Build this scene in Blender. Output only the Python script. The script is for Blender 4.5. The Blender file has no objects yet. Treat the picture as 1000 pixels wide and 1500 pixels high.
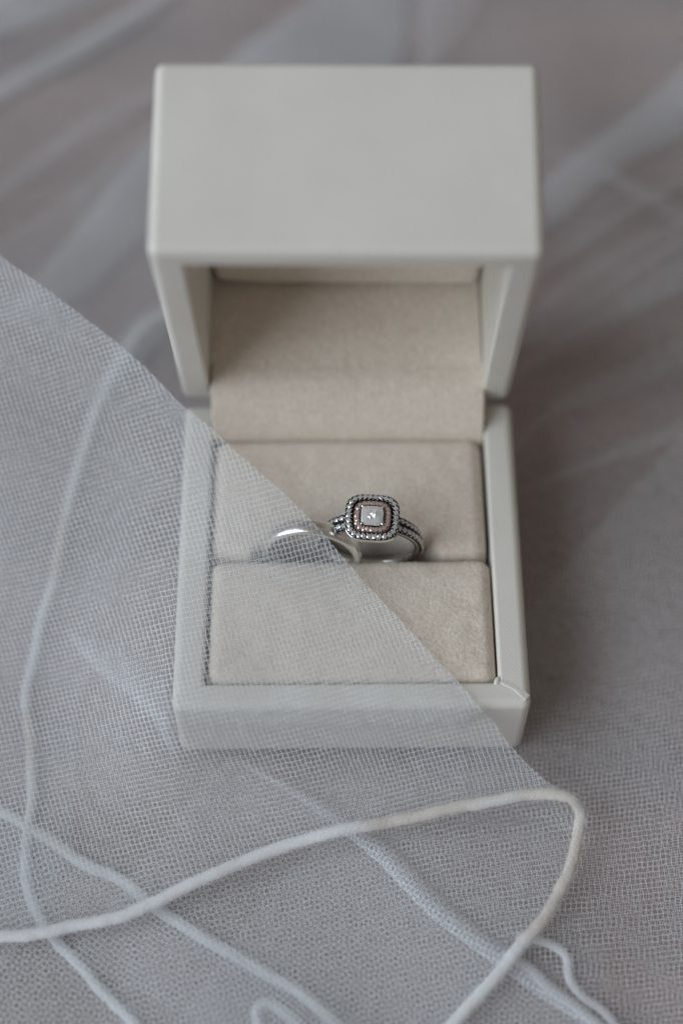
import bpy, bmesh, math, random
import numpy as np
from mathutils import Matrix, Vector, noise as mnoise

random.seed(7)
rng = np.random.default_rng(11)
sc = bpy.context.scene
COL = sc.collection
MM = 0.001                                   # all measures below are millimetres

# ------------------------------------------------------------------ camera
F_PX = 2508.5                                # focal length in pixels of the 1000x1500 photograph
CAM = np.array([-2.24, -113.41, 282.86])
PITCH, YAW, ROLL = 1.0509, 0.0056, -0.0026
_d = np.array([math.sin(YAW)*math.cos(PITCH), math.cos(YAW)*math.cos(PITCH), -math.sin(PITCH)])
_r0 = np.array([math.cos(YAW), -math.sin(YAW), 0.0])
_u0 = np.cross(_r0, _d)
_r = _r0*math.cos(ROLL) + _u0*math.sin(ROLL)
_u = -_r0*math.sin(ROLL) + _u0*math.cos(ROLL)

cam_data = bpy.data.cameras.new('camera')
cam = bpy.data.objects.new('camera', cam_data)
COL.objects.link(cam)
sc.camera = cam
m = Matrix(((_r[0], _u[0], -_d[0], CAM[0]*MM), (_r[1], _u[1], -_d[1], CAM[1]*MM), (_r[2], _u[2], -_d[2], CAM[2]*MM), (0, 0, 0, 1)))
cam.matrix_world = m
cam_data.sensor_fit = 'VERTICAL'
cam_data.sensor_height = 36.0
cam_data.sensor_width = 24.0
cam_data.lens = F_PX/1500*36
cam_data.clip_start = 0.01
cam_data.clip_end = 20
cam_data.dof.use_dof = True
cam_data.dof.focus_distance = 0.2905
cam_data.dof.aperture_fstop = 4.1

# ------------------------------------------------------------------ light of the room
world = bpy.data.worlds.new('World')
sc.world = world
world.use_nodes = True
bg = world.node_tree.nodes['Background']
bg.inputs[0].default_value = (1.0, 0.89, 0.78, 1)
bg.inputs[1].default_value = 0.155

def area_lamp(name, loc, target, sx, sy, power, color):
    ld = bpy.data.lights.new(name, 'AREA')
    ld.shape = 'RECTANGLE'; ld.size = sx; ld.size_y = sy; ld.energy = power; ld.color = color
    o = bpy.data.objects.new(name, ld)
    COL.objects.link(o)
    o.location = loc
    o.rotation_euler = (Vector(target) - Vector(loc)).to_track_quat('-Z', 'Y').to_euler()
    return o
area_lamp('window_light', (-1.90, -0.70, 1.42), (0, 0.05, 0.02), 2.6, 2.4, 62, (0.81, 0.905, 1.0))

vs = sc.view_settings
vs.view_transform = 'Standard'
vs.look = 'None'
vs.exposure = 0.0
vs.gamma = 1.0
vs.use_curve_mapping = False
sc.cycles.transparent_max_bounces = 64
sc.cycles.max_bounces = 8
sc.cycles.diffuse_bounces = 3
sc.cycles.glossy_bounces = 6
sc.cycles.transmission_bounces = 8
sc.cycles.caustics_reflective = False
sc.cycles.caustics_refractive = False
sc.cycles.sample_clamp_indirect = 4.0
sc.cycles.use_denoising = True

# ------------------------------------------------------------------ helpers
def unp(px, py, z):
    """pixel of the photograph + known height -> point (mm)"""
    q = (px-500)/F_PX*_r + (750-py)/F_PX*_u + _d
    return CAM + (z-CAM[2])/q[2]*q

def new_obj(name, mesh, mat=None, parent=None):
    o = bpy.data.objects.new(name, mesh)
    COL.objects.link(o)
    if mat is not None and not mesh.materials:
        mesh.materials.append(mat)
    if parent is not None:
        o.parent = parent
    return o

def empty(name, loc=(0, 0, 0)):
    o = bpy.data.objects.new(name, None)
    o.empty_display_size = 0.01
    COL.objects.link(o)
    o.location = [c*MM for c in loc]
    return o

def tag(o, label=None, category=None, kind=None, group=None):
    if label: o['label'] = label
    if category: o['category'] = category
    if kind: o['kind'] = kind
    if group: o['group'] = group
    return o

def mesh_from(name, verts, faces, smooth=True):
    me = bpy.data.meshes.new(name)
    me.from_pydata([tuple(np.asarray(v)*MM) for v in verts], [], faces)
    me.update()
    if smooth:
        me.polygons.foreach_set('use_smooth', [True]*len(me.polygons))
    return me

def mesh_from_bm(name, bm, smooth=True):
    bmesh.ops.recalc_face_normals(bm, faces=bm.faces[:])
    bmesh.ops.scale(bm, vec=(MM, MM, MM), verts=bm.verts[:])
    me = bpy.data.meshes.new(name)
    bm.to_mesh(me); bm.free()
    if smooth:
        me.polygons.foreach_set('use_smooth', [True]*len(me.polygons))
    return me

def weighted(o):
    md = o.modifiers.new('weighted_normal', 'WEIGHTED_NORMAL')
    md.keep_sharp = True
    return o

def resample(poly, n):
    p = np.asarray(poly, float)
    seg = np.linalg.norm(np.diff(p, axis=0), axis=1)
    s = np.concatenate([[0], np.cumsum(seg)])
    t = np.linspace(0, s[-1], n)
    return np.stack([np.interp(t, s, p[:, k]) for k in range(p.shape[1])], 1)

def smooth_poly(poly, n, it=None):
    """Catmull-Rom through the points, evenly resampled"""
    p = np.asarray(poly, float)
    q = np.vstack([2*p[0]-p[1], p, 2*p[-1]-p[-2]])
    out = []
    for i in range(1, len(q)-2):
        for t in np.linspace(0, 1, 16, endpoint=False):
            a, b, c, d = q[i-1], q[i], q[i+1], q[i+2]
            out.append(.5*((2*b)+(c-a)*t+(2*a-5*b+4*c-d)*t*t+(3*b-a-3*c+d)*t**3))
    out.append(q[-2])
    return resample(out, n)

def n3(x, y, z=0.0):
    return mnoise.noise(Vector((x, y, z)))

# ------------------------------------------------------------------ materials
def nodes_of(name):
    mt = bpy.data.materials.new(name)
    mt.use_nodes = True
    nt = mt.node_tree
    return mt, nt, nt.nodes['Principled BSDF'], nt.nodes['Material Output']

def N(nt, typ, **kw):
    n = nt.nodes.new(typ)
    for k, v in kw.items():
        setattr(n, k, v)
    return n

def math_node(nt, op, a, b=None, clamp=False):
    n = N(nt, 'ShaderNodeMath', operation=op, use_clamp=clamp)
    for i, v in enumerate((a, b)):
        if v is None: continue
        if isinstance(v, (int, float)): n.inputs[i].default_value = v
        else: nt.links.new(v, n.inputs[i])
    return n.outputs[0]

def vmath(nt, op, a, b=None):
    n = N(nt, 'ShaderNodeVectorMath', operation=op)
    for i, v in enumerate((a, b)):
        if v is None: continue
        if isinstance(v, (tuple, list)): n.inputs[i].default_value = v
        else: nt.links.new(v, n.inputs[i])
    return n.outputs['Value'] if op in ('DOT_PRODUCT', 'LENGTH') else n.outputs['Vector']

def ramp(nt, fac, stops):
    n = N(nt, 'ShaderNodeValToRGB')
    el = n.color_ramp.elements
    while len(el) < len(stops): el.new(0.5)
    for e, (p, c) in zip(el, stops):
        e.position = p; e.color = c
    nt.links.new(fac, n.inputs[0])
    return n.outputs[0]

def noise(nt, vec, scale, detail=4, rough=.55):
    n = N(nt, 'ShaderNodeTexNoise')
    n.inputs['Scale'].default_value = scale
    n.inputs['Detail'].default_value = detail
    n.inputs['Roughness'].default_value = rough
    if vec is not None: nt.links.new(vec, n.inputs['Vector'])
    return n.outputs['Fac']

def tulle_material(name, cell=0.82, thread=0.040, angle=0.0, tint=(0.90, 0.93, 0.965), film=0.085):
    """knitted net: hexagonal cells open between twisted threads; UV is in millimetres"""
    mt, nt, bs, out = nodes_of(name)
    L = nt.links.new
    uv = N(nt, 'ShaderNodeUVMap').outputs[0]
    # slight irregularity of the knit
    wn = N(nt, 'ShaderNodeTexNoise'); wn.inputs['Scale'].default_value = 0.55; wn.inputs['Detail'].default_value = 0
    L(uv, wn.inputs['Vector'])
    w = vmath(nt, 'SCALE', vmath(nt, 'SUBTRACT', wn.outputs['Color'], (.5, .5, .5)))
    w.node.inputs['Scale'].default_value = 0.26
    p = vmath(nt, 'ADD', uv, w)
    mp = N(nt, 'ShaderNodeMapping'); mp.inputs['Rotation'].default_value = (0, 0, angle)
    cu, cv = cell, cell*1.22
    mp.inputs['Scale'].default_value = (1/cu, 1/cv, 0)
    L(p, mp.inputs['Vector'])
    sp = N(nt, 'ShaderNodeSeparateXYZ'); L(mp.outputs[0], sp.inputs[0])
    def tri(v):
        return math_node(nt, 'PINGPONG', v, 1.0)
    def line(v):
        return math_node(nt, 'PINGPONG', v, .5)          # 0 on a thread, 0.5 between two
    X, Y = sp.outputs[0], sp.outputs[1]
    # the links between the rows are staggered from row to row, the rows run zigzag: stretched hexagons
    Y2 = math_node(nt, 'ADD', Y, math_node(nt, 'MULTIPLY', tri(X), .13))
    X2 = math_node(nt, 'ADD', X, math_node(nt, 'MULTIPLY', tri(Y2), .16))
    edge = math_node(nt, 'MINIMUM', math_node(nt, 'MULTIPLY', line(X2), cu), math_node(nt, 'MULTIPLY', line(Y2), cv))
    sw = N(nt, 'ShaderNodeSeparateXYZ'); L(wn.outputs['Color'], sw.inputs[0])
    width = math_node(nt, 'MULTIPLY', math_node(nt, 'ADD', math_node(nt, 'MULTIPLY', sw.outputs[0], 1.2), .4), thread*.5)
    # soft filament edge
    soft = N(nt, 'ShaderNodeMapRange', interpolation_type='SMOOTHSTEP')
    L(edge, soft.inputs['Value']); L(width, soft.inputs['From Min'])
    L(math_node(nt, 'MULTIPLY', width, 2.4), soft.inputs['From Max'])
    soft.inputs['To Min'].default_value = 1.0; soft.inputs['To Max'].default_value = film
    alpha = soft.outputs[0]
    nt.nodes.remove(bs)
    dif = N(nt, 'ShaderNodeBsdfDiffuse'); dif.inputs['Color'].default_value = (*tint, 1)
    trn = N(nt, 'ShaderNodeBsdfTranslucent'); trn.inputs['Color'].default_value = (*tint, 1)
    gls = N(nt, 'ShaderNodeBsdfGlossy'); gls.inputs['Roughness'].default_value = .38; gls.inputs['Color'].default_value = (.9, .92, .95, 1)
    m1 = N(nt, 'ShaderNodeMixShader'); m1.inputs[0].default_value = .30; L(dif.outputs[0], m1.inputs[1]); L(trn.outputs[0], m1.inputs[2])
    m2 = N(nt, 'ShaderNodeMixShader'); m2.inputs[0].default_value = .03; L(m1.outputs[0], m2.inputs[1]); L(gls.outputs[0], m2.inputs[2])
    tp = N(nt, 'ShaderNodeBsdfTransparent')
    m3 = N(nt, 'ShaderNodeMixShader'); L(alpha, m3.inputs[0]); L(tp.outputs[0], m3.inputs[1]); L(m2.outputs[0], m3.inputs[2])
    L(m3.outputs[0], out.inputs['Surface'])
    return mt

def cord_material():
    mt, nt, bs, out = nodes_of('satin_cord_yarn')
    L = nt.links.new
    uv = N(nt, 'ShaderNodeUVMap').outputs[0]          # u along (mm), v round (mm)
    mp = N(nt, 'ShaderNodeMapping'); mp.inputs['Rotation'].default_value = (0, 0, .55); L(uv, mp.inputs[0])
    wv = N(nt, 'ShaderNodeTexWave', wave_type='BANDS', bands_direction='X')
    wv.inputs['Scale'].default_value = .34; wv.inputs['Distortion'].default_value = 2.2; wv.inputs['Detail'].default_value = 2
    wv.inputs['Detail Scale'].default_value = 1.4
    L(mp.outputs[0], wv.inputs['Vector'])
    fz = noise(nt, uv, 3.2, 3)
    geo = N(nt, 'ShaderNodeTexCoord').outputs['Object']
    beige_tone = noise(nt, geo, 42, 1)  # noise turns random stretches of the cord from white to beige
    col = ramp(nt, beige_tone, [(.57, (.88, .89, .91, 1)), (.68, (.74, .69, .64, 1))])
    L(col, bs.inputs['Base Color'])
    bs.inputs['Roughness'].default_value = .6
    bs.inputs['Sheen Weight'].default_value = .35
    am = N(nt, 'ShaderNodeMapRange'); L(noise(nt, uv, 5.0, 2), am.inputs[0])
    am.inputs['From Min'].default_value = .38; am.inputs['From Max'].default_value = .58
    am.inputs['To Min'].default_value = .72; am.inputs['To Max'].default_value = 1.0
    L(am.outputs[0], bs.inputs['Alpha'])
    bs.inputs['Subsurface Weight'].default_value = .15
    bs.inputs['Subsurface Radius'].default_value = (.0012, .001, .0009)
    h = math_node(nt, 'ADD', math_node(nt, 'MULTIPLY', wv.outputs['Fac'], .3), math_node(nt, 'MULTIPLY', fz, .8))
    bp = N(nt, 'ShaderNodeBump'); bp.inputs['Strength'].default_value = .3; bp.inputs['Distance'].default_value = .00016
    L(h, bp.inputs['Height']); L(bp.outputs[0], bs.inputs['Normal'])
    return mt

def leather_material():
    mt, nt, bs, out = nodes_of('white_leatherette')
    L = nt.links.new
    oc = N(nt, 'ShaderNodeTexCoord').outputs['Object']
    big = noise(nt, oc, 70, 3)
    col = ramp(nt, big, [(.3, (.785, .757, .69, 1)), (.7, (.825, .797, .735, 1))])
    L(col, bs.inputs['Base Color'])
    # fine embossed linen grain, 0.3 mm
    def band(rot):
        mp = N(nt, 'ShaderNodeMapping'); mp.inputs['Rotation'].default_value = rot; L(oc, mp.inputs[0])
        w = N(nt, 'ShaderNodeTexWave', wave_type='BANDS', bands_direction='X')
        w.inputs['Scale'].default_value = 900; w.inputs['Distortion'].default_value = 1.2; w.inputs['Detail Scale'].default_value = 1
        L(mp.outputs[0], w.inputs[0]); return w.outputs['Fac']
    gr = math_node(nt, 'MULTIPLY', band((.6, .5, .8)), band((.6, -.5, -.8)))
    vo = noise(nt, oc, 1500, 2)
    h = math_node(nt, 'ADD', math_node(nt, 'MULTIPLY', gr, .6), math_node(nt, 'MULTIPLY', vo, .5))
    b1 = N(nt, 'ShaderNodeBump'); b1.inputs['Strength'].default_value = .28; b1.inputs['Distance'].default_value = .00012
    L(h, b1.inputs['Height'])
    wob = noise(nt, oc, 55, 2)
    b2 = N(nt, 'ShaderNodeBump'); b2.inputs['Strength'].default_value = .35; b2.inputs['Distance'].default_value = .0008
    L(wob, b2.inputs['Height']); L(b1.outputs[0], b2.inputs['Normal'])
    L(b2.outputs[0], bs.inputs['Normal'])
    bs.inputs['Roughness'].default_value = .36
    bs.inputs['Specular IOR Level'].default_value = .45
    return mt

def suede_material():
    mt, nt, bs, out = nodes_of('beige_suede')
    L = nt.links.new
    oc = N(nt, 'ShaderNodeTexCoord').outputs['Object']
    nap = noise(nt, oc, 1600, 3, .6)
    big = noise(nt, oc, 420, 3)
    mixf = math_node(nt, 'ADD', math_node(nt, 'MULTIPLY', nap, .75), math_node(nt, 'MULTIPLY', big, .25))
    col = ramp(nt, mixf, [(.32, (.73, .625, .52, 1)), (.68, (.94, .845, .735, 1))])
    L(col, bs.inputs['Base Color'])
    bs.inputs['Roughness'].default_value = .95
    bs.inputs['Specular IOR Level'].default_value = .1
    bs.inputs['Sheen Weight'].default_value = .5
    bs.inputs['Sheen Roughness'].default_value = .6
    h = math_node(nt, 'ADD', nap, math_node(nt, 'MULTIPLY', noise(nt, oc, 5200, 2), .5))
    bp = N(nt, 'ShaderNodeBump'); bp.inputs['Strength'].default_value = .6; bp.inputs['Distance'].default_value = .0003
    L(h, bp.inputs['Height']); L(bp.outputs[0], bs.inputs['Normal'])
    return mt

def metal(name, col, rough, bump=.0):
    mt, nt, bs, out = nodes_of(name)
    bs.inputs['Base Color'].default_value = (*col, 1)
    bs.inputs['Metallic'].default_value = 1
    oc = N(nt, 'ShaderNodeTexCoord').outputs['Object']
    r = noise(nt, oc, 500, 3)
    rr = N(nt, 'ShaderNodeMapRange'); nt.links.new(r, rr.inputs[0])
    rr.inputs['To Min'].default_value = rough*.6; rr.inputs['To Max'].default_value = rough*1.5
    nt.links.new(rr.outputs[0], bs.inputs['Roughness'])
    if bump:
        bp = N(nt, 'ShaderNodeBump'); bp.inputs['Strength'].default_value = bump; bp.inputs['Distance'].default_value = .00008
        nt.links.new(noise(nt, oc, 900, 2), bp.inputs['Height']); nt.links.new(bp.outputs[0], bs.inputs['Normal'])
    return mt

def gem_material(name, tint, gloss=.35, scatter=.4):
    mt, nt, bs, out = nodes_of(name)
    nt.nodes.remove(bs)
    L = nt.links.new
    gl = N(nt, 'ShaderNodeBsdfGlass'); gl.inputs['IOR'].default_value = 2.2; gl.inputs['Roughness'].default_value = .02
    gl.inputs['Color'].default_value = (*tint, 1)
    gs = N(nt, 'ShaderNodeBsdfGlossy'); gs.inputs['Roughness'].default_value = .08; gs.inputs['Color'].default_value = (*tint, 1)
    mx = N(nt, 'ShaderNodeMixShader'); mx.inputs[0].default_value = gloss
    L(gl.outputs[0], mx.inputs[1]); L(gs.outputs[0], mx.inputs[2])
    df = N(nt, 'ShaderNodeBsdfDiffuse'); df.inputs['Color'].default_value = (*tint, 1)
    m2 = N(nt, 'ShaderNodeMixShader'); m2.inputs[0].default_value = scatter
    L(mx.outputs[0], m2.inputs[1]); L(df.outputs[0], m2.inputs[2]); L(m2.outputs[0], out.inputs['Surface'])
    return mt

def table_material():
    mt, nt, bs, out = nodes_of('mauve_brown_table')
    L = nt.links.new
    oc = N(nt, 'ShaderNodeTexCoord').outputs['Object']
    mp = N(nt, 'ShaderNodeMapping'); mp.inputs['Rotation'].default_value = (0, 0, .5); mp.inputs['Scale'].default_value = (6, 26, 1); L(oc, mp.inputs[0])
    col = ramp(nt, noise(nt, mp.outputs[0], 1.5, 5), [(.3, (.19, .118, .102, 1)), (.7, (.41, .26, .226, 1))])
    L(col, bs.inputs['Base Color'])
    bs.inputs['Roughness'].default_value = .55
    bp = N(nt, 'ShaderNodeBump'); bp.inputs['Strength'].default_value = .2; bp.inputs['Distance'].default_value = .0004
    L(noise(nt, mp.outputs[0], 40, 3), bp.inputs['Height']); L(bp.outputs[0], bs.inputs['Normal'])
    return mt

M_LEATHER, M_SUEDE, M_CORD, M_TABLE = leather_material(), suede_material(), cord_material(), table_material()
M_TULLE = [tulle_material('white_tulle_net', angle=a) for a in (.10, .72, -.45, 1.25)]
M_SILVER = metal('polished_white_gold', (.88, .87, .85), .16)
M_BAND = metal('satin_white_gold', (.93, .92, .90), .27)
M_DARK = metal('near_black_metal', (.05, .05, .053), .35, .4)  # near-black base metal that shows in the gaps between stones
M_ROSE = metal('rose_gold', (.62, .46, .41), .22)
M_ROSE_DEEP = metal('dark_rose_gold', (.30, .19, .16), .35, .3)  # darker than the rose beads, shows between the pink stones
M_GEM = gem_material('clear_diamond', (1, 1, 1), .85, .50)
M_GEMP = gem_material('small_clear_diamond', (1, 1, 1), .6, .34)
M_GEMR = gem_material('pink_diamond', (.97, .80, .73), .6, .32)

# ------------------------------------------------------------------ tabletop
H_BASE, W2, D_BOX = 19.36, 30.0, 61.0
RIM, RIMF = 5.3, 4.4
Z_TABLE = -2.6
bm = bmesh.new()
bmesh.ops.create_cube(bm, size=1)
bmesh.ops.scale(bm, vec=(900, 800, 24), verts=bm.verts[:])
bmesh.ops.translate(bm, vec=(0, 90, Z_TABLE-12), verts=bm.verts[:])
bmesh.ops.bevel(bm, geom=[e for e in bm.edges], offset=3, segments=3, affect='EDGES')
table = new_obj('tabletop', mesh_from_bm('tabletop', bm, smooth=False), M_TABLE)
tag(table, kind='structure')

# ------------------------------------------------------------------ veil
veil = tag(empty('bridal_veil', (0, 0, Z_TABLE)),
           'sheer white tulle bridal veil heaped on the table and folded across the ring box', 'veil')
veil_org = np.array([0, 0, Z_TABLE])

def box_dist(x, y):
    dx = max(abs(x)-W2, 0); dy = max(-y, y-(D_BOX+36), 0)
    return math.hypot(dx, dy)

def fold_field(x, y):
    """soft swells of the gathered net, zero under and right beside the box"""
    s = n3(x*.014+3.1, y*.010, 1.7)*1.0 + n3(x*.03-y*.02, y*.022+x*.016, 5.2)*.55
    # long pleats running obliquely
    q = x*.78 + y*.36 + 9*n3(x*.012, y*.012, 8)
    s += .55*math.sin(q*.16) * (0.5+0.5*n3(x*.01, y*.01, 4))
    k = min(1.0, box_dist(x, y)/28.0)
    k = k*k*(3-2*k)
    return 2.2*(s+.35)*k

def ground_z(x, y, level):
    f = fold_field(x, y)
    return Z_TABLE + .35 + level*.42 + max(0, f) + (.22*level)*max(0, n3(x*.05+level*7, y*.05, level))*min(1, box_dist(x, y)/12)

def grid_obj(name, P, nu, nv, mat, uvs, parent, origin=veil_org):
    faces = [(i*nv+j, (i+1)*nv+j, (i+1)*nv+j+1, i*nv+j+1) for i in range(nu-1) for j in range(nv-1)]
    me = mesh_from(name, np.asarray(P)-origin, faces)
    ul = me.uv_layers.new(name='UVMap')
    li = np.zeros(len(me.loops), dtype=np.int32)
    me.loops.foreach_get('vertex_index', li)
    ul.data.foreach_set('uv', np.asarray(uvs, dtype=np.float32)[li].ravel())
    o = new_obj(name, me, mat, parent)
    return o

def sheet(level, x0, x1, y0, y1, step, mat, rot):
    xs = np.arange(x0, x1+.1, step); ys = np.arange(y0, y1+.1, step)
    P, U = [], []
    c, s = math.cos(rot), math.sin(rot)
    for x in xs:
        for y in ys:
            z = ground_z(x, y, level)
            P.append((x, y, z))
            U.append((x*c-y*s + .5*z + 3.3*n3(x*.02, y*.02, level), x*s+y*c + .5*z + 3.3*n3(x*.02, y*.02, level+9)))
    return grid_obj('tulle_layer', P, len(xs), len(ys), mat, U, veil)

def patch(level, A, B, nu, nv, mat, rot, ridge=0.0, taper=False):
    """ground layer of net between two edge lines given in pixels"""
    a = smooth_poly(A, nu); b = smooth_poly(B, nu)
    P, U = [], []
    c, s = math.cos(rot), math.sin(rot)
    for i in range(nu):
        for j in range(nv):
            t = j/(nv-1)
            e = min(i, nu-1-i)/(nu-1)
            tt = .5+(t-.5)*(min(1, e*3.2)**.6 if taper else 1)
            q = a[i]*(1-tt)+b[i]*tt
            w = unp(q[0], q[1], Z_TABLE+.6+level*.4)
            x, y = w[0], w[1]
            z = ground_z(x, y, level) + ridge*math.sin(math.pi*t)**.7*min(1, box_dist(x, y)/6)
            P.append((x, y, z))
            U.append((x*c-y*s + .5*z + 3*n3(x*.02, y*.02, level), x*s+y*c + .5*z + 3*n3(x*.02, y*.02, level+9)))
    return grid_obj('tulle_layer', P, nu, nv, mat, U, veil)

def cord(pts, radius, parent, seed=0, nu=None, wob=.25):
    """corded hem: a tube of wrapped yarn along a 3-D line (mm)"""
    p = np.asarray(pts, float)
    L_ = np.linalg.norm(np.diff(p, axis=0), axis=1).sum()
    n = nu or max(24, int(L_/.7)); k = 12
    p = smooth_poly(p, n)
    for i in range(n):
        s = i/n*L_
        p[i] += np.array([n3(s*.11, seed, 1), n3(s*.11, seed, 2), .4*n3(s*.11, seed, 3)])*wob*2.2 + np.array([n3(s*.5, seed, 4), n3(s*.5, seed, 5), 0])*wob*.5
    V, U = [], []
    T = np.gradient(p, axis=0); T /= np.linalg.norm(T, axis=1)[:, None]
    up = np.array([0, 0, 1.0])
    for i in range(n):
        s = i/n*L_
        e1 = np.cross(T[i], up); e1 /= np.linalg.norm(e1); e2 = np.cross(e1, T[i])
        taper = 1.0
        for j in range(k+1):
            a = 2*math.pi*j/k
            jj = a % (2*math.pi)
            r = radius*(1 + .13*n3(s*.35, seed+20, 0) + .09*n3(s*.9, seed+31, 0) + .03*math.sin(s*5.2+jj) + .07*n3(s*2.3, seed+50, math.sin(jj)) + .06*n3(s*1.6, math.cos(jj), math.sin(jj)+seed))*taper
            V.append(p[i] + r*(math.cos(a)*e1 + .62*math.sin(a)*e2)); U.append((s, a*radius))
    faces = [(i*(k+1)+j, (i+1)*(k+1)+j, (i+1)*(k+1)+j+1, i*(k+1)+j+1) for i in range(n-1) for j in range(k)]
    rg = random.Random(seed)
    for _ in range(int(L_*70)):                       # stray fibres of the yarn
        i = rg.randrange(1, n-1); a = rg.uniform(-.6, math.pi+.6)
        e1 = np.cross(T[i], up); e1 /= np.linalg.norm(e1); e2 = np.cross(e1, T[i])
        nrm = math.cos(a)*e1 + .62*math.sin(a)*e2
        r0 = p[i] + radius*.92*nrm + T[i]*rg.uniform(-.4, .4)
        tip = r0 + nrm*rg.uniform(.15, .65) + T[i]*rg.uniform(-.7, .7) + np.array([0, 0, rg.uniform(-.1, .1)])
        w = np.cross(tip-r0, _d); w = w/max(1e-6, np.linalg.norm(w))*.026
        q = len(V)
        V += [r0-w, r0+w, tip]; U += [(i/n*L_, a), (i/n*L_, a), (i/n*L_, a)]
        faces.append((q, q+1, q+2))
    me = mesh_from('hem_cord', np.asarray(V)-veil_org, faces)
    ul = me.uv_layers.new(name='UVMap')
    li = np.zeros(len(me.loops), dtype=np.int32)
    me.loops.foreach_get('vertex_index', li)
    ul.data.foreach_set('uv', np.asarray(U, dtype=np.float32)[li].ravel())
    return new_obj('hem_cord', me, M_CORD, parent)

def ground_cord(pix, level, radius, parent, seed):
    pts = []
    for q in smooth_poly(pix, 40):
        w = unp(q[0], q[1], Z_TABLE+1)
        z = ground_z(w[0], w[1], level)+radius*.35
        w = unp(q[0], q[1], z)
        pts.append((w[0], w[1], z))
    return cord(pts, radius, parent, seed)

# two full layers under everything
sheet(0, -330, 330, -190, 400, 3.0, M_TULLE[0], .2)
sheet(1, -320, 320, -180, 390, 3.0, M_TULLE[1], .9)
# folded layers lying over them (edges read off the photograph, heights from the table)
right_fold = patch(3.3, [(1300, 250), (1120, 520), (1000, 640), (890, 760), (785, 880), (690, 990), (600, 1120), (430, 1270), (260, 1500), (150, 1700)],
                   [(1700, 300), (1700, 560), (1700, 700), (1700, 900), (1700, 1100), (1650, 1300), (1550, 1500), (1300, 1700), (900, 1800), (500, 1900)], 150, 110, M_TULLE[2], .35)
left_fold = patch(2.6, [(-420, 520), (-160, 450), (0, 350), (120, 270), (215, 190), (330, 110), (440, 0), (560, -160)],
                  [(-420, 1500), (-150, 1560), (80, 1300), (120, 1020), (215, 760), (420, 420), (600, 90), (680, -160)], 130, 110, M_TULLE[3], -.3)
def streak(level, A, B, nu, nv, mat, rot, plies=2):
    """narrow pleat: the net lies several times over itself"""
    for k in range(plies):
        o = patch(level+.35*k, A, B, nu, nv, M_TULLE[(mat+k) % 4], rot+.7*k, ridge=.9, taper=True)
    return o
rear_fold = streak(3.0, [(560, 380), (700, 330), (800, 262), (900, 185), (1010, 95), (1200, -60)],
                   [(560, 420), (700, 400), (820, 322), (930, 240), (1050, 165), (1260, 20)], 60, 24, 0, 1.3, 2)
streak(3.0, [(700, 700), (800, 600), (860, 560), (1000, 498), (1200, 430)], [(700, 720), (800, 622), (880, 588), (1010, 540), (1220, 480)], 50, 16, 1, .2, 1)
streak(3.0, [(700, 500), (760, 455), (850, 395), (1000, 325), (1200, 250)], [(700, 560), (780, 520), (880, 478), (1020, 430), (1220, 390)], 50, 24, 3, .6, 1)
streak(3.0, [(780, 215), (850, 232), (1000, 300), (1150, 380)], [(780, 232), (850, 250), (985, 328), (1120, 410)], 40, 12, 2, .2, 1)
streak(3.0, [(-120, 190), (0, 118), (110, 58), (215, -4), (300, -70)], [(-120, 250), (0, 152), (130, 80), (245, 10), (340, -60)], 50, 16, 1, .5, 3)
streak(2.8, [(-40, 420), (60, 365), (140, 300), (225, 205), (330, 100), (420, 10), (520, -110)], [(60, 520), (150, 440), (235, 330), (330, 250), (470, 160), (600, 90), (660, -110)], 70, 40, 2, .5, 2)
streak(3.6, [(130, 560), (172, 500), (205, 462), (270, 430), (360, 410)], [(170, 600), (205, 545), (232, 505), (282, 468), (360, 440)], 30, 14, 0, .9, 2)
streak(3.2, [(590, 130), (612, 60), (640, -60), (680, -150)], [(640, 130), (680, 60), (740, -60), (800, -150)], 24, 16, 1, .9, 1)
streak(3.6, [(110, 905), (150, 930), (205, 970), (250, 1020), (275, 1090)], [(90, 950), (125, 975), (180, 1010), (222, 1055), (240, 1120)], 30, 12, 3, .4, 2)
for k in range(11):
    left = k % 2 == 0
    x0, y0 = (random.uniform(-160, -60), random.choice((random.uniform(60, 130), random.uniform(330, 560)))) if left else (random.uniform(700, 770), random.uniform(240, 720))
    dx, dy = (random.uniform(380, 520), -random.uniform(220, 380)) if left else (random.uniform(360, 480), -random.uniform(150, 330))
    wd = random.uniform(10, 34); bend = random.uniform(-30, 30)
    A = [(x0+dx*q, y0+dy*q+bend*math.sin(3.1*q)) for q in (0, .25, .5, .75, 1)]
    B = [(x+wd*.55+wd*.6*q, y+wd*.7+wd*.8*q) for (x, y), q in zip(A, (0, .25, .5, .75, 1))]
    streak(2.6+.1*k, A, B, 44, 10, k, random.uniform(0, 3), 1 + (left and k % 3 == 0))
low_fold = patch(3.9, [(-200, 1190), (0, 1195), (60, 1222), (190, 1302), (300, 1375), (420, 1450), (560, 1545)],
                 [(-200, 1800), (-20, 1700), (60, 1640), (160, 1640), (280, 1680), (420, 1720), (560, 1740)], 90, 60, M_TULLE[0], 2.1)
mid_fold = patch(3.6, [(330, 1110), (390, 1135), (470, 1180), (560, 1250), (640, 1330), (760, 1420), (880, 1500), (980, 1580)],
                 [(100, 1400), (180, 1440), (290, 1500), (420, 1560), (540, 1620), (660, 1660), (780, 1700), (900, 1740)], 90, 60, M_TULLE[1], 1.6)
ground_cord([(330, 440), (262, 457), (215, 478), (172, 535), (135, 620), (105, 720), (80, 840), (52, 950), (38, 1010), (46, 1090), (46, 1180), (36, 1275), (62, 1350), (105, 1402), (150, 1448), (205, 1515), (260, 1600)], 1.2, .88, left_fold, 3)
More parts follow.
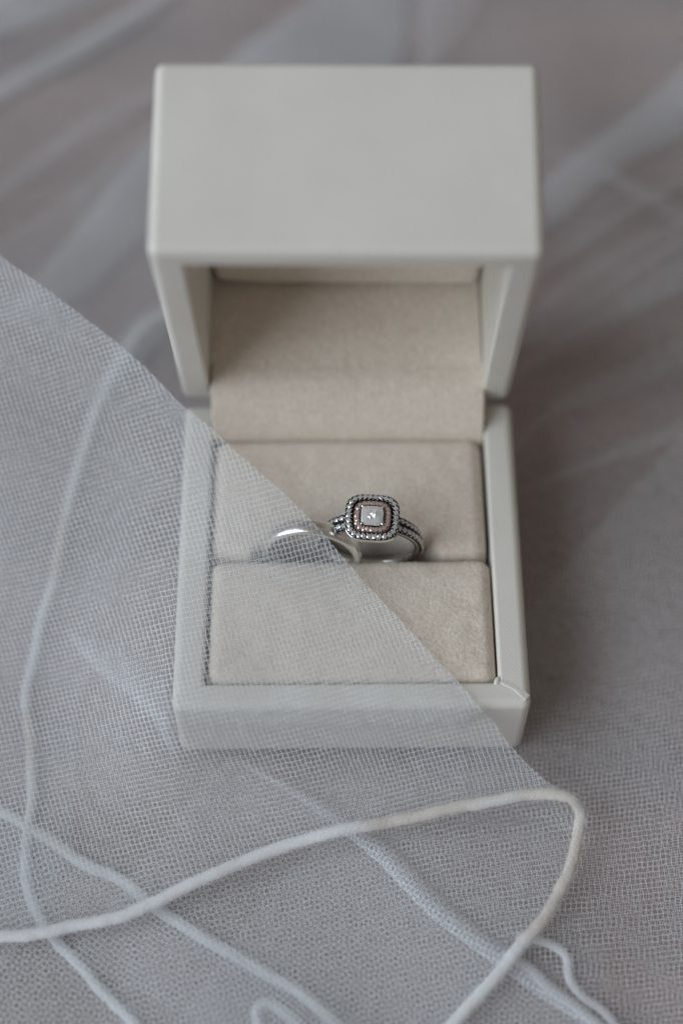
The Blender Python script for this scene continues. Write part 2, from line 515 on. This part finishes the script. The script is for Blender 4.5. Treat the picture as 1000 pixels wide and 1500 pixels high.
ground_cord([(-140, 1165), (0, 1190), (62, 1222), (130, 1268), (190, 1300), (245, 1340), (300, 1375), (365, 1412), (430, 1452), (510, 1510), (600, 1580)], 1.2, 1.0, low_fold, 5)
streak(3.7, [(355, 1105), (392, 1122), (470, 1168), (575, 1242), (655, 1322), (765, 1405), (885, 1490), (980, 1560)],
       [(335, 1118), (375, 1142), (455, 1190), (545, 1258), (628, 1345), (745, 1432), (865, 1520), (960, 1590)], 70, 10, 1, .3, 2)
ground_cord([(735, 1395), (775, 1418), (812, 1455), (880, 1505), (960, 1570)], 1.0, .85, mid_fold, 8)
ground_cord([(755, 1372), (800, 1378), (828, 1400), (832, 1432), (850, 1458), (885, 1485), (930, 1540), (970, 1600)], 1.0, .7, right_fold, 9)
ground_cord([(520, 1580), (455, 1520), (420, 1488), (395, 1470), (378, 1476), (376, 1495), (400, 1560)], 1.6, .9, low_fold, 12)

# the flap folded across the box: thin-plate height through its supports
CTRL = np.array([
    # fold line
    (-420, 130, 30), (-160, 255, 48), (0, 370, 44), (140, 478, 39), (270, 595, 33.5), (350, 664, 31.5), (430, 737, 29.8), (530, 850, 24.5), (600, 925, 22.4), (670, 1000, 20.9),
    (745, 1083, 15.5), (800, 1135, 10.5), (850, 1185, 6.5),
    # hem of the upper leaf
    (-420, 1440, 1), (-150, 1395, 1.6), (0, 1370, 2.0), (150, 1347, 2.4), (300, 1287, 3.2), (500, 1217, 4.2), (650, 1186, 5.2), (780, 1166, 6.2),
    # lies on the front rim and left rim, on the wedding band, falls away outside
    (258, 1036, 20.6), (350, 1037, 20.5), (450, 1037, 20.5), (560, 1037, 20.5), (660, 1036, 20.6), (720, 1060, 17.6),
    (300, 1085, 16), (450, 1085, 15.5), (600, 1090, 14.5), (350, 1150, 8.5), (500, 1150, 8.0), (650, 1140, 8.8),
    (257, 950, 21.2), (262, 850, 22.8), (266, 720, 28), (400, 800, 27.6), (350, 900, 22.4), (480, 900, 22.8), (500, 960, 21.2), (400, 980, 21.0),
    (180, 850, 20), (80, 850, 18), (-100, 850, 17), (100, 650, 30), (-50, 600, 34), (150, 1000, 12.5), (0, 1050, 8.5), (-200, 1050, 7),
    (120, 1180, 5), (-50, 1220, 3.8), (220, 1150, 8.0), (-420, 800, 12), (-420, 1100, 4),
], float)
def tps_fit(C):
    X = C[:, :2]/500.0
    r2 = ((X[:, None]-X[None])**2).sum(-1)
    K = .5*r2*np.log(r2+1e-12) + np.eye(len(X))*2e-3
    Pm = np.hstack([np.ones((len(X), 1)), X])
    A = np.block([[K, Pm], [Pm.T, np.zeros((3, 3))]])
    return X, np.linalg.solve(A, np.concatenate([C[:, 2], np.zeros(3)]))
TX, TW = tps_fit(CTRL)
def flap_z(px, py):
    q = np.array([px, py])/500.0
    r2 = ((q-TX)**2).sum(-1)
    return float((.5*r2*np.log(r2+1e-12))@TW[:-3] + TW[-3] + TW[-2:]@q)

FOLD = [(-420, 80), (-160, 250), (0, 372), (70, 424), (140, 478), (205, 532), (262, 588), (285, 608), (350, 664), (430, 737), (485, 797), (530, 850), (600, 925), (670, 1000), (710, 1045), (752, 1098), (800, 1142), (838, 1168), (850, 1190)]
HEM_UP = [(-420, 1440), (-150, 1395), (0, 1371), (60, 1366), (150, 1349), (230, 1320), (300, 1286), (400, 1245), (500, 1216), (570, 1205), (650, 1187), (730, 1170), (800, 1163), (838, 1170), (850, 1190)]
HEM_LOW = [(850, 1190), (845, 1230), (828, 1290), (790, 1350), (748, 1402), (705, 1455), (655, 1510), (590, 1590), (520, 1700)]

def flap_point(px, py, drop):
    z = flap_z(px, py) - drop
    w = unp(px, py, z)
    for _ in range(3):
        # stay clear of the rim and cushions
        inside = (-W2-1.5 < w[0] < W2+1.5) and (-1.0 < w[1] < D_BOX)
        kc = max(0.0, min(1.0, (W2-RIM-abs(w[0]))/4.0))*max(0.0, min(1.0, (w[1]-RIMF)/4.0))
        lo = (H_BASE+(.75 if drop > .5 else 1.0)+.62*kc*(2-kc)) if inside else ground_z(w[0], w[1], 4.5)+1.5+.5*(1-drop)
        if z < lo:
            z = lo; w = unp(px, py, z)
    return w

def flap(A, B, nu, nv, drop, mat, rot, fn):
    a, b = smooth_poly(A, nu), smooth_poly(B, nu)
    for i in range(nu):
        a[i] += np.array([.75, -.65])*(3.2*n3(a[i][0]*.012, 3.3, 1)+1.5*n3(a[i][0]*.05, 8.3, 1))
    P, U = [], []
    c, s = math.cos(rot), math.sin(rot)
    for i in range(nu):
        for j in range(nv):
            t = j/(nv-1)
            q = a[i]*(1-t)+b[i]*t
            w = fn(q[0], q[1], drop*min(1, t*9))
            P.append(w)
            x, y, z = w
            y2 = y + z*.5
            U.append((x*c-y2*s + 2*n3(x*.025, y*.025, 3), x*s+y2*c + 2*n3(x*.025, y*.025, 7)))
    return grid_obj('tulle_layer', P, nu, nv, mat, U, veil)

def low_point(px, py, drop):
    # lower leaf: follows the upper one, beyond its hem lies on the heap
    w = flap_point(px, py, drop)
    return w

upper = flap(FOLD, HEM_UP, 210, 130, 0.0, M_TULLE[0], -.36, flap_point)
LOW_B = [(-420, 700), (-420, 1200), (-420, 1600), (-200, 1760), (100, 1780), (330, 1760), (520, 1700)]
LOWC = np.vstack([CTRL, [(850, 1190, 6.2), (828, 1290, 3.6), (748, 1402, 2.2), (655, 1510, 1.6), (520, 1700, 1), (330, 1760, 1), (100, 1780, 1), (-200, 1760, 1), (300, 1450, 1.5), (600, 1350, 3.0), (100, 1500, 1.2), (500, 1550, 1.2)]])
TX, TW = tps_fit(LOWC)
lower = flap(FOLD, smooth_poly(LOW_B, 200).tolist()[::14] + [tuple(p) for p in HEM_LOW[::-1]], 210, 130, 4.5, M_TULLE[0], -.40, low_point)
tag(upper, label='sheer upper leaf of the veil crossing the open box and rings')

def hem_points(pix, n, lift):
    out = []
    for q in smooth_poly(pix, n):
        z = flap_z(*q)
        w = unp(q[0], q[1], z)
        z = max(z, ground_z(w[0], w[1], 4.5)+2.0)
        out.append(unp(q[0], q[1], z+lift))
    return out
TX, TW = tps_fit(CTRL)
hp = hem_points(HEM_UP[:-1], 60, .5)
TX, TW = tps_fit(LOWC)
cord(hp + hem_points([(851, 1192)]+HEM_LOW[1:], 40, .3), .98, upper, 1)

# ------------------------------------------------------------------ ring box
box = tag(empty('ring_box', (0, 0, 0)),
          'small white leatherette ring box standing open with beige suede lining and cushions', 'box')

def bevel_sel(bm, sel, off, seg=4):
    bmesh.ops.bevel(bm, geom=[e for e in bm.edges if sel(e)], offset=off, segments=seg, profile=.5, affect='EDGES', clamp_overlap=True)

def tray_mesh(w, d, h, rim_side, rim_front, rim_back, floor, cham_len, cham_drop, r_out, r_in):
    """open box: outer shell, cavity, rim sloping down along its hinge end (y = d)"""
    yb = d-cham_len
    zb = h-cham_drop
    zi = h-cham_drop*(yb and (d-rim_back-yb)/cham_len)
    Ot = [(-w, 0, h), (w, 0, h), (w, yb, h), (w, d, zb), (-w, d, zb), (-w, yb, h)]
    Ob = [(x, y, 0) for x, y, z in Ot]
    iw = w-rim_side
    It = [(-iw, rim_front, h), (iw, rim_front, h), (iw, yb, h), (iw, d-rim_back, zi), (-iw, d-rim_back, zi), (-iw, yb, h)]
    Ib = [(x, y, floor) for x, y, z in It]
    bm = bmesh.new()
    V = [[bm.verts.new(p) for p in L_] for L_ in (Ot, Ob, It, Ib)]
    for k in range(6):
        j = (k+1) % 6
        bm.faces.new((V[1][k], V[1][j], V[0][j], V[0][k]))
        bm.faces.new((V[0][k], V[0][j], V[2][j], V[2][k]))
        bm.faces.new((V[2][k], V[2][j], V[3][j], V[3][k]))
    bm.faces.new(V[1][::-1]); bm.faces.new(V[3])
    bmesh.ops.recalc_face_normals(bm, faces=bm.faces[:])
    def ang(e):
        return len(e.link_faces) == 2 and e.calc_face_angle(0) > .6
    isin = lambda v: abs(v.co.x) < iw+.01 and rim_front-.01 < v.co.y < d-rim_back+.01
    inner = [e for e in bm.edges if ang(e) and isin(e.verts[0]) and isin(e.verts[1])]
    outer = [e for e in bm.edges if ang(e) and not (isin(e.verts[0]) or isin(e.verts[1]))]
    bmesh.ops.bevel(bm, geom=outer, offset=r_out, segments=5, profile=.5, affect='EDGES')
    inner = [e for e in bm.edges if ang(e) and isin(e.verts[0]) and isin(e.verts[1])]
    bmesh.ops.bevel(bm, geom=inner, offset=r_in, segments=3, profile=.5, affect='EDGES')
    return bm

bm = tray_mesh(W2, D_BOX, H_BASE, RIM, RIMF, 4.5, 3.0, 6.0, .7, 1.6, .7)
base = weighted(new_obj('base_tray', mesh_from_bm('base_tray', bm), M_LEATHER, box))

# wrapped-paper overlaps at the mitred front corners
def seam(side, thick):
    x0, y0 = side*(W2-RIM+.1), RIMF-.2
    x1, y1 = side*(W2-1.1), .9
    pts = resample([(x0, y0), ((x0+x1)/2+side*.35, (y0+y1)/2+.25), (x1, y1)], 14)
    V, Fc = [], []
    for i, (x, y) in enumerate(pts):
        t = i/(len(pts)-1)
        tx, ty = (x1-x0), (y1-y0); l = math.hypot(tx, ty); nx, ny = -ty/l*side, tx/l*side
        hgt = thick*(1-.35*t)+.03*n3(i*.6, side*3, 1)
        top = H_BASE - (.0 if t < .8 else .12*(t-.8)/.2)
        prof = [(-1.3, -.03), (-.6, hgt*.45), (-.12, hgt), (-.02, hgt*.8), (.0, -.06)]
        for a, b in prof:
            V.append((x-nx*a*1, y-ny*a*1, top+b))
    n = len(prof)
    for i in range(len(pts)-1):
        for j in range(n-1):
            Fc.append((i*n+j, (i+1)*n+j, (i+1)*n+j+1, i*n+j+1))
    o = new_obj('corner_seam', mesh_from('corner_seam', V, Fc), M_LEATHER, base)
    return o
seam(1, .14)
seam(-1, .05)

# soft little turned-in bulge of covering at the inner front corner
bm = bmesh.new()
bmesh.ops.create_uvsphere(bm, u_segments=16, v_segments=10, radius=1)
bmesh.ops.scale(bm, vec=(.52, .95, .36), verts=bm.verts[:])
bmesh.ops.rotate(bm, matrix=Matrix.Rotation(-.35, 3, 'Z'), verts=bm.verts[:])
bmesh.ops.translate(bm, vec=(W2-RIM-.25, RIMF+.15, H_BASE-.22), verts=bm.verts[:])
new_obj('corner_tuck', mesh_from_bm('corner_tuck', bm), M_LEATHER, base)

# cushions ------------------------------------------------------------
def cushion(name, x0, x1, y0, y1, ztop, rnd, dome, step, warp=None):
    """padded suede block, fine nap modelled as relief"""
    nx, ny = int((x1-x0)/step)+1, int((y1-y0)/step)+1
    P = []
    for i in range(nx):
        for j in range(ny):
            x = x0+(x1-x0)*i/(nx-1); y = y0+(y1-y0)*j/(ny-1)
            ex, ey = min(x-x0, x1-x), min(y-y0, y1-y)
            def rr(e):
                return 0 if e >= rnd else rnd-math.sqrt(max(0, rnd*rnd-(rnd-e)**2))
            q = math.hypot(max(0, rnd-ex), max(0, rnd-ey))
            fall = rnd-math.sqrt(max(0, rnd*rnd-min(q, rnd)**2))
            if q > rnd: fall = rnd + (q-rnd)*3
            u, v = 2*(x-x0)/(x1-x0)-1, 2*(y-y0)/(y1-y0)-1
            z = ztop - fall + dome*(1-u*u)*(1-v*v)
            z += .045*n3(x*2.6, y*2.6, 2)+.05*n3(x*5.5, y*5.5, 6) + .12*n3(x*.3, y*.3, 3)
            if warp: x, y, z = warp(x, y, z)
            P.append((x, y, z))
    # skirt down into the tray
    F_ = [(i*ny+j, (i+1)*ny+j, (i+1)*ny+j+1, i*ny+j+1) for i in range(nx-1) for j in range(ny-1)]
    loop = [i*ny for i in range(nx)] + [(nx-1)*ny+j for j in range(1, ny)] + [i*ny+ny-1 for i in range(nx-2, -1, -1)] + [j for j in range(ny-2, 0, -1)]
    base_i = len(P)
    for k in loop: P.append((P[k][0], P[k][1], 4.0))
    n = len(loop)
    for k in range(n):
        F_.append((loop[k], base_i+k, base_i+(k+1) % n, loop[(k+1) % n]))
    return new_obj(name, mesh_from(name, P, F_), M_SUEDE, box)

SLOT = 27.4
IW = W2-RIM-.35
RINGX0, RINGX1 = -15.5, 14.0
def rear_warp(x, y, z):
    k = max(0.0, 1-((x+.6)/17.0)**4)
    f = max(0.0, 1-(y-28.8)/9.0)
    return x, y+3.7*k*f*f, z-.35*k*f
def front_warp(x, y, z):
    f = max(0.0, 1-(28.1-y)/3.0)
    return x, y + .25*f*n3(x*.25, 4, 4) + .10*f*n3(x*1.7, 9, 4), z
cushion('front_cushion', -IW+.1, IW+.15, RIMF+.25, 28.1, H_BASE+.05, 2.2, 1.0, .30, front_warp)
cushion('rear_cushion', -IW-.1, IW-.25, 28.9, 53.3, H_BASE-.35, 2.6, 1.1, .36, rear_warp)

# lid -------------------------------------------------------------------
LID_T, LID_H = 1.3555, 33.2
bm = tray_mesh(W2, D_BOX, LID_H, RIM, RIMF, 4.5, 0, 0.001, 0, 1.3, .6) if False else None
def lid_mesh():
    # local: x across, y = distance from the hinge, z = depth (0 at the rim, LID_H at the closed top)
    bm = tray_mesh(W2, D_BOX, LID_H, RIM, 4.6, 4.6, 4.0, 6.0, .25, 1.6, .7)
    # tray_mesh opens upward with hinge at y=d: turn it over so the opening is at z=0 and the hinge at y=0
    for v in bm.verts:
        v.co.y = D_BOX-v.co.y; v.co.z = LID_H-v.co.z
    bmesh.ops.reverse_faces(bm, faces=bm.faces[:])
    return bm
lid = new_obj('lid', mesh_from_bm('lid', lid_mesh()), M_LEATHER, box)
weighted(lid)
s_, c_ = math.sin(LID_T), math.cos(LID_T)
# local (x, u, v) -> world (x, D-(u c - v s), H + u s + v c)
Rl = Matrix(((1, 0, 0), (0, -c_, s_), (0, s_, c_)))
yawm = Matrix.Rotation(-.0144, 3, 'Z')
# a reflection in u is part of that map, so bake it into the mesh instead of the transform
lid_off = Vector((-.38, D_BOX, H_BASE))
def lid_to_world(p):
    return yawm @ (Rl @ Vector(p)) + lid_off
for v in lid.data.vertices:
    v.co = lid_to_world(v.co/MM)*MM
lid.data.flip_normals()
lid.data.update()

def lid_panel(name, fn, nu, nv, mat, parent):
    P = [lid_to_world(fn(i/(nu-1), j/(nv-1))) for i in range(nu) for j in range(nv)]
    F_ = [(i*nv+j, (i+1)*nv+j, (i+1)*nv+j+1, i*nv+j+1) for i in range(nu-1) for j in range(nv-1)]
    o = new_obj(name, mesh_from(name, [tuple(p) for p in P], F_), mat, parent)
    so = o.modifiers.new('thickness', 'SOLIDIFY'); so.thickness = .9*MM; so.offset = 0
    return o
# pad against the closed-lid ceiling; its lower corner has come a little loose
def ceil_fn(a, b):
    x = -24.4+48.9*a
    u = 5.9+50.2*b + (1.9*max(0, 1-a*5.5)**1.5)*(1-b)
    e = min(a, 1-a)*48.9
    eb = min(b, 1-b)*50.2
    v = 20.9 + 2.6*max(0, 1-e/1.6)**2 + 4.5*max(0, 1-eb/1.3)**2 + .15*n3(a*9, b*9, 2)
    return (x, u, v)
lid_panel('ceiling_pad', ceil_fn, 110, 110, M_SUEDE, lid)

# suede hinge lining: from the lid's back wall over the hinge down behind the rear cushion
prof_w = []
for v in (28.0, 26, 22, 16, 10, 5):
    q = lid_to_world((0, 5.4+.5*math.sin(v*.2), v)); prof_w.append((q.y, q.z))
prof_w += [(62.4, 25.9), (60.8, 25.5), (59.1, 24.5), (57.0, 22.5), (55.1, 20.3), (53.9, 18.0), (53.6, 15.0), (53.6, 9.0)]
pw = smooth_poly(prof_w, 110)
NX = 120
P = []
for i in range(NX):
    x = -24.75+49.35*i/(NX-1)
    for k, (y, z) in enumerate(pw):
        nn = .10*n3(x*.9, k*.25, 5)+.22*n3(x*.12, k*.05, 2)
        P.append((x-.3*(k < 55), y+nn*.6, z+nn))
nv = len(pw)
F_ = [(i*nv+j, (i+1)*nv+j, (i+1)*nv+j+1, i*nv+j+1) for i in range(NX-1) for j in range(nv-1)]
hl = new_obj('hinge_lining', mesh_from('hinge_lining', P, F_), M_SUEDE, box)
so = hl.modifiers.new('thickness', 'SOLIDIFY'); so.thickness = .8*MM; so.offset = 0

# ------------------------------------------------------------------ rings
def sweep_ring(R_fn, prof_fn, n, name):
    """closed band in the local x-z plane: profile (dr, y) swept round the y axis; angle 0 at the top"""
    V, F_ = [], []
    m_ = None
    for i in range(n):
        a = 2*math.pi*i/n
        pr = prof_fn(a); m_ = len(pr)
        for dr, y in pr:
            r = R_fn(a)+dr
            V.append((r*math.sin(a), y, r*math.cos(a)))
    for i in range(n):
        for j in range(m_):
            F_.append((i*m_+j, i*m_+(j+1) % m_, ((i+1) % n)*m_+(j+1) % m_, ((i+1) % n)*m_+j))
    return mesh_from(name, V, F_)

# plain wedding band
def wprof(a):
    w, t = 1.42, 1.4
    pts = []
    for k in range(9):                       # domed outside
        s = -1+2*k/8
        pts.append((-.42*abs(s)**3.2, s*w))
    pts.append((-.75, w*1.0)); 
    for k in range(7):
        s = 1-2*k/6
        pts.append((-t+.16*(s*s), s*w*.97))
    pts.append((-.75, -w))
    return pts
band = new_obj('wedding_band', sweep_ring(lambda a: 8.75, wprof, 128, 'wedding_band'), M_BAND)
band.location = [c*MM for c in (-6.6, 29.2, 19.5)]
band.rotation_euler = (math.radians(-4), 0, math.radians(-6))
tag(band, 'plain polished silver wedding band slotted in the cushion under the tulle', 'ring')

# engagement ring
ring = tag(empty('engagement_ring', (3.55, 30.6, 20.3)),
           'diamond engagement ring with double cushion halo and pave shoulders in the beige cushion', 'ring')
ring.rotation_euler = (math.radians(3), math.radians(1.5), math.radians(-3))
def eprof(a):
    t = abs(((a+math.pi) % (2*math.pi))-math.pi)       # 0 top .. pi bottom
    w = 1.0+.55*max(0, 1-t/1.5)
    return [(-.12, -w), (0, -w*.7), (0, w*.7), (-.12, w), (-1.1, w), (-1.35, w*.6), (-1.35, -w*.6), (-1.1, -w)]
shank = new_obj('shank', sweep_ring(lambda a: 8.95, eprof, 120, 'shank'), M_SILVER, ring)

def gem_mesh(name, r, square=False, seg=8):
    """brilliant: table, crown, girdle, pavilion"""
    bm = bmesh.new()
    def loop(rad, z, off=0, n=seg):
        out = []
        for k in range(n):
            a = 2*math.pi*(k+off)/n
            out.append(bm.verts.new((rad*math.cos(a), rad*math.sin(a), z)))
        return out
    t = loop(r*.58, r*.34, .5); g = loop(r, r*.06); g2 = loop(r, -r*.04); c = bm.verts.new((0, 0, -r*.8))
    bm.faces.new(t)
    n = seg
    for k in range(n):
        j = (k+1) % n
        bm.faces.new((t[k], g[j], t[(k+1) % n])); bm.faces.new((t[k], g[k], g[j]))
        bm.faces.new((g[k], g2[k], g2[j], g[j])); bm.faces.new((g2[k], c, g2[j]))
    return mesh_from_bm(name, bm, smooth=False)
GEM_HALO = gem_mesh('halo_stone', .55, seg=4); GEM_HALO.materials.append(M_GEMP)
GEM_IN = gem_mesh('inner_halo_stone', .48, seg=4); GEM_IN.materials.append(M_GEMR)
GEM_PAVE = gem_mesh('pave_stone', .56, seg=4); GEM_PAVE.materials.append(M_GEMP)

def place(me, name, parent, loc, normal, spin, sc_=(1, 1, 1)):
    o = bpy.data.objects.new(name, me)
    COL.objects.link(o)
    o.parent = parent
    q = Vector(normal).to_track_quat('Z', 'Y')
    o.rotation_mode = 'QUATERNION'
    from mathutils import Quaternion
    o.rotation_quaternion = q @ Quaternion((0, 0, 1), spin)
    o.location = [c*MM for c in loc]
    o.scale = sc_
    return o

def cushion_pt(h, a, n=3.4):
    c, s = math.cos(a), math.sin(a)
    r = h/((abs(c)**n+abs(s)**n)**(1/n))
    return r*c*.955, r*s*.89
def cushion_loop(h, count, n=3.4, ph=0.0):
    pts = [cushion_pt(h, 2*math.pi*k/720, n) for k in range(721)]
    q = resample(pts, 721)
    idx = [((k+ph)/count*720) % 720 for k in range(count)]
    return [tuple(q[int(i)]) for i in idx]
def plate(name, h_out, h_in, z0, z1, mat, parent, lip=0.0):
    n = 72
    V, F_ = [], []
    prof = [(h_out, z0), (h_out, z1-lip), (h_out-lip, z1), (h_in+lip, z1), (h_in, z1-lip), (h_in, z0)]
    for k in range(n):
        a = 2*math.pi*k/n
        for h, z in prof:
            x, y = cushion_pt(max(h, .01), a); V.append((x, y, z))
    m_ = len(prof)
    for k in range(n):
        for j in range(m_):
            F_.append((k*m_+j, ((k+1) % n)*m_+j, ((k+1) % n)*m_+(j+1) % m_, k*m_+(j+1) % m_))
    me = mesh_from(name, V, F_)
    me.set_sharp_from_angle(angle=.7)
    return new_obj(name, me, mat, parent)

HZ = 10.35                                             # height of the head above the ring centre
halo = plate('outer_halo', 4.85, 3.62, HZ-1.0, HZ-.14, M_DARK, ring, .10)
plate('halo_rail', 4.90, 4.72, HZ-1.05, HZ-.28, M_SILVER, halo, .05)
inner = plate('inner_halo', 3.40, 2.05, HZ-1.0, HZ-.10, M_ROSE_DEEP, ring, .10)
plate('gallery', 4.3, .2, HZ-1.45, HZ-1.02, M_DARK, ring, .1)

def bead_part(pts, r, mat, parent, name='grain_beads'):
    bm = bmesh.new()
    for p in pts:
        mm_ = Matrix.Translation(p) @ Matrix.Diagonal((1, 1, 1.1, 1))
        bmesh.ops.create_icosphere(bm, subdivisions=2, radius=r, matrix=mm_)
    o = new_obj(name, mesh_from_bm(name, bm), mat, parent)
    tag(o, kind='stuff')
    return o

cnt = 30
for k, (x, y) in enumerate(cushion_loop(4.22, cnt)):
    place(GEM_HALO, 'halo_stone', halo, (x, y, HZ-.02), (x*.06, y*.06, 1), math.atan2(y, x)+math.pi/4+random.uniform(-.12, .12), (1, 1, .9))
beads = []
for k, (x, y) in enumerate(cushion_loop(4.22, cnt, ph=.5)):
    l = math.hypot(x, y); ux, uy = x/l, y/l
    for s in (-.52, .50):
        beads.append((x+ux*s, y+uy*s, HZ-.02))
bead_part(beads, .11, M_SILVER, halo)
cnt = 24
for k, (x, y) in enumerate(cushion_loop(2.78, cnt)):
    place(GEM_IN, 'inner_halo_stone', inner, (x, y, HZ+.08), (x*.08, y*.08, 1), math.atan2(y, x)+math.pi/4+random.uniform(-.12, .12), (1.1, 1.1, .9))
beads = []
for k, (x, y) in enumerate(cushion_loop(2.78, cnt, ph=.5)):
    l = math.hypot(x, y); ux, uy = x/l, y/l
    for s in (-.46, .48):
        beads.append((x+ux*s, y+uy*s, HZ+.08))
bead_part(beads, .10, M_ROSE, inner)

# centre stone: square modified brilliant
bm = bmesh.new()
def sq(h, z, n=4.5, k=16, ph=0.0):
    return [bm.verts.new((*cushion_pt(h, 2*math.pi*(i+ph)/k, n), z)) for i in range(k)]
c1 = sq(1.80, .62, 5, 16, 0); g1 = sq(2.02, .18, 6, 16, .5); g2 = sq(2.02, .06, 6, 16, .5); p1 = sq(1.1, -.75, 3, 8, 0)
cu = bm.verts.new((0, 0, -1.5))
NG = 5
lat = [[bm.verts.new((-.97+1.94*i/(NG-1)+random.uniform(-.16, .16)*(0 < i < NG-1), -.91+1.82*j/(NG-1)+random.uniform(-.16, .16)*(0 < j < NG-1),
                      .82+(random.uniform(-.24, .24) if 0 < i < NG-1 and 0 < j < NG-1 else random.uniform(-.05, .03)))) for j in range(NG)] for i in range(NG)]
for i in range(NG-1):
    for j in range(NG-1):
        q = (lat[i][j], lat[i+1][j], lat[i+1][j+1], lat[i][j+1])
        if (i+j) % 2: bm.faces.new(q[:3]); bm.faces.new((q[0], q[2], q[3]))
        else: bm.faces.new((q[0], q[1], q[3])); bm.faces.new(q[1:])
ringv = [lat[i][0] for i in range(NG)] + [lat[NG-1][j] for j in range(1, NG)] + [lat[i][NG-1] for i in range(NG-2, -1, -1)] + [lat[0][j] for j in range(NG-2, 0, -1)]
for i in range(16):                                    # belt between the lattice (starts at the -x,-y corner) and the crown ring
    k0, k1 = (i+10) % 16, (i+11) % 16
    bm.faces.new((ringv[i], c1[k0], c1[k1])); bm.faces.new((ringv[i], c1[k1], ringv[(i+1) % 16]))
for i in range(16):
    j = (i+1) % 16
    bm.faces.new((c1[i], g1[i], c1[j])); bm.faces.new((c1[j], g1[i], g1[j]))
    bm.faces.new((g1[i], g2[i], g2[j], g1[j]))
for i in range(8):
    bm.faces.new((g2[2*i], p1[i], g2[2*i+1])); bm.faces.new((g2[2*i+1], p1[i], p1[(i+1) % 8])); bm.faces.new((g2[2*i+1], p1[(i+1) % 8], g2[(2*i+2) % 16]))
    bm.faces.new((p1[i], cu, p1[(i+1) % 8]))
bmesh.ops.translate(bm, vec=(0, 0, HZ+.15), verts=bm.verts[:])
centre = new_obj('centre_stone', mesh_from_bm('centre_stone', bm, smooth=False), M_GEM, ring)
for sx in (-1, 1):
    for sy in (-1, 1):
        bm = bmesh.new()
        bmesh.ops.create_icosphere(bm, subdivisions=2, radius=.30, matrix=Matrix.Translation((sx*1.70, sy*1.58, HZ+.52)) @ Matrix.Rotation(math.atan2(sy, sx), 4, 'Z') @ Matrix.Diagonal((1.25, .8, .75, 1)))
        new_obj('prong', mesh_from_bm('prong', bm), M_SILVER, ring)
# basket under the head
V, F_ = [], []
n = 48
prof = [(4.2, HZ-1.1), (3.6, HZ-1.6), (2.6, HZ-2.2), (1.4, HZ-2.7)]
for k in range(n):
    a = 2*math.pi*k/n
    for i, (h, z) in enumerate(prof):
        x, y = cushion_pt(h, a); V.append((x, y*(1-.12*i), z))
for k in range(n):
    for j in range(3):
        F_.append((k*4+j, ((k+1) % n)*4+j, ((k+1) % n)*4+j+1, k*4+j+1))
new_obj('basket', mesh_from('basket', V, F_), M_SILVER, ring)
# pave shoulders: two rows of stones in a dark cut-down bed with grain beads between
for side in (-1, 1):
    V, F_ = [], []
    na = 30
    for i in range(na):
        a = side*(.42+1.22*i/(na-1))
        w = 1.55-.5*i/(na-1)
        for dr, y in ((-.3, -w), (.10, -w), (.16, -w*.9), (.16, w*.9), (.10, w), (-.3, w)):
            r = 8.95+dr
            V.append((r*math.sin(a), y, r*math.cos(a)))
    for i in range(na-1):
        for j in range(5):
            F_.append((i*6+j, (i+1)*6+j, (i+1)*6+j+1, i*6+j+1))
    bed = new_obj('pave_bed', mesh_from('pave_bed', V, F_), M_DARK, ring)
    beads = []
    for i in range(11):
        a = side*(.46+.118*i)
        w = 1.45-.5*i/11
        r = 9.16
        for row in (-1, 1):
            aa = a + side*.03*(row)
            y = row*w*.52
            place(GEM_PAVE, 'pave_stone', bed, (r*math.sin(aa), y, r*math.cos(aa)), (math.sin(aa), .12*row, math.cos(aa)), math.pi/4+random.uniform(-.2, .2), (1, 1, .9))
            ab = aa+side*.059
            for yy in (y-.45*w*row*0 - .0, row*w*.98):
                beads.append((9.17*math.sin(ab), yy, 9.17*math.cos(ab)))
    bead_part(beads, .12, M_SILVER, bed)
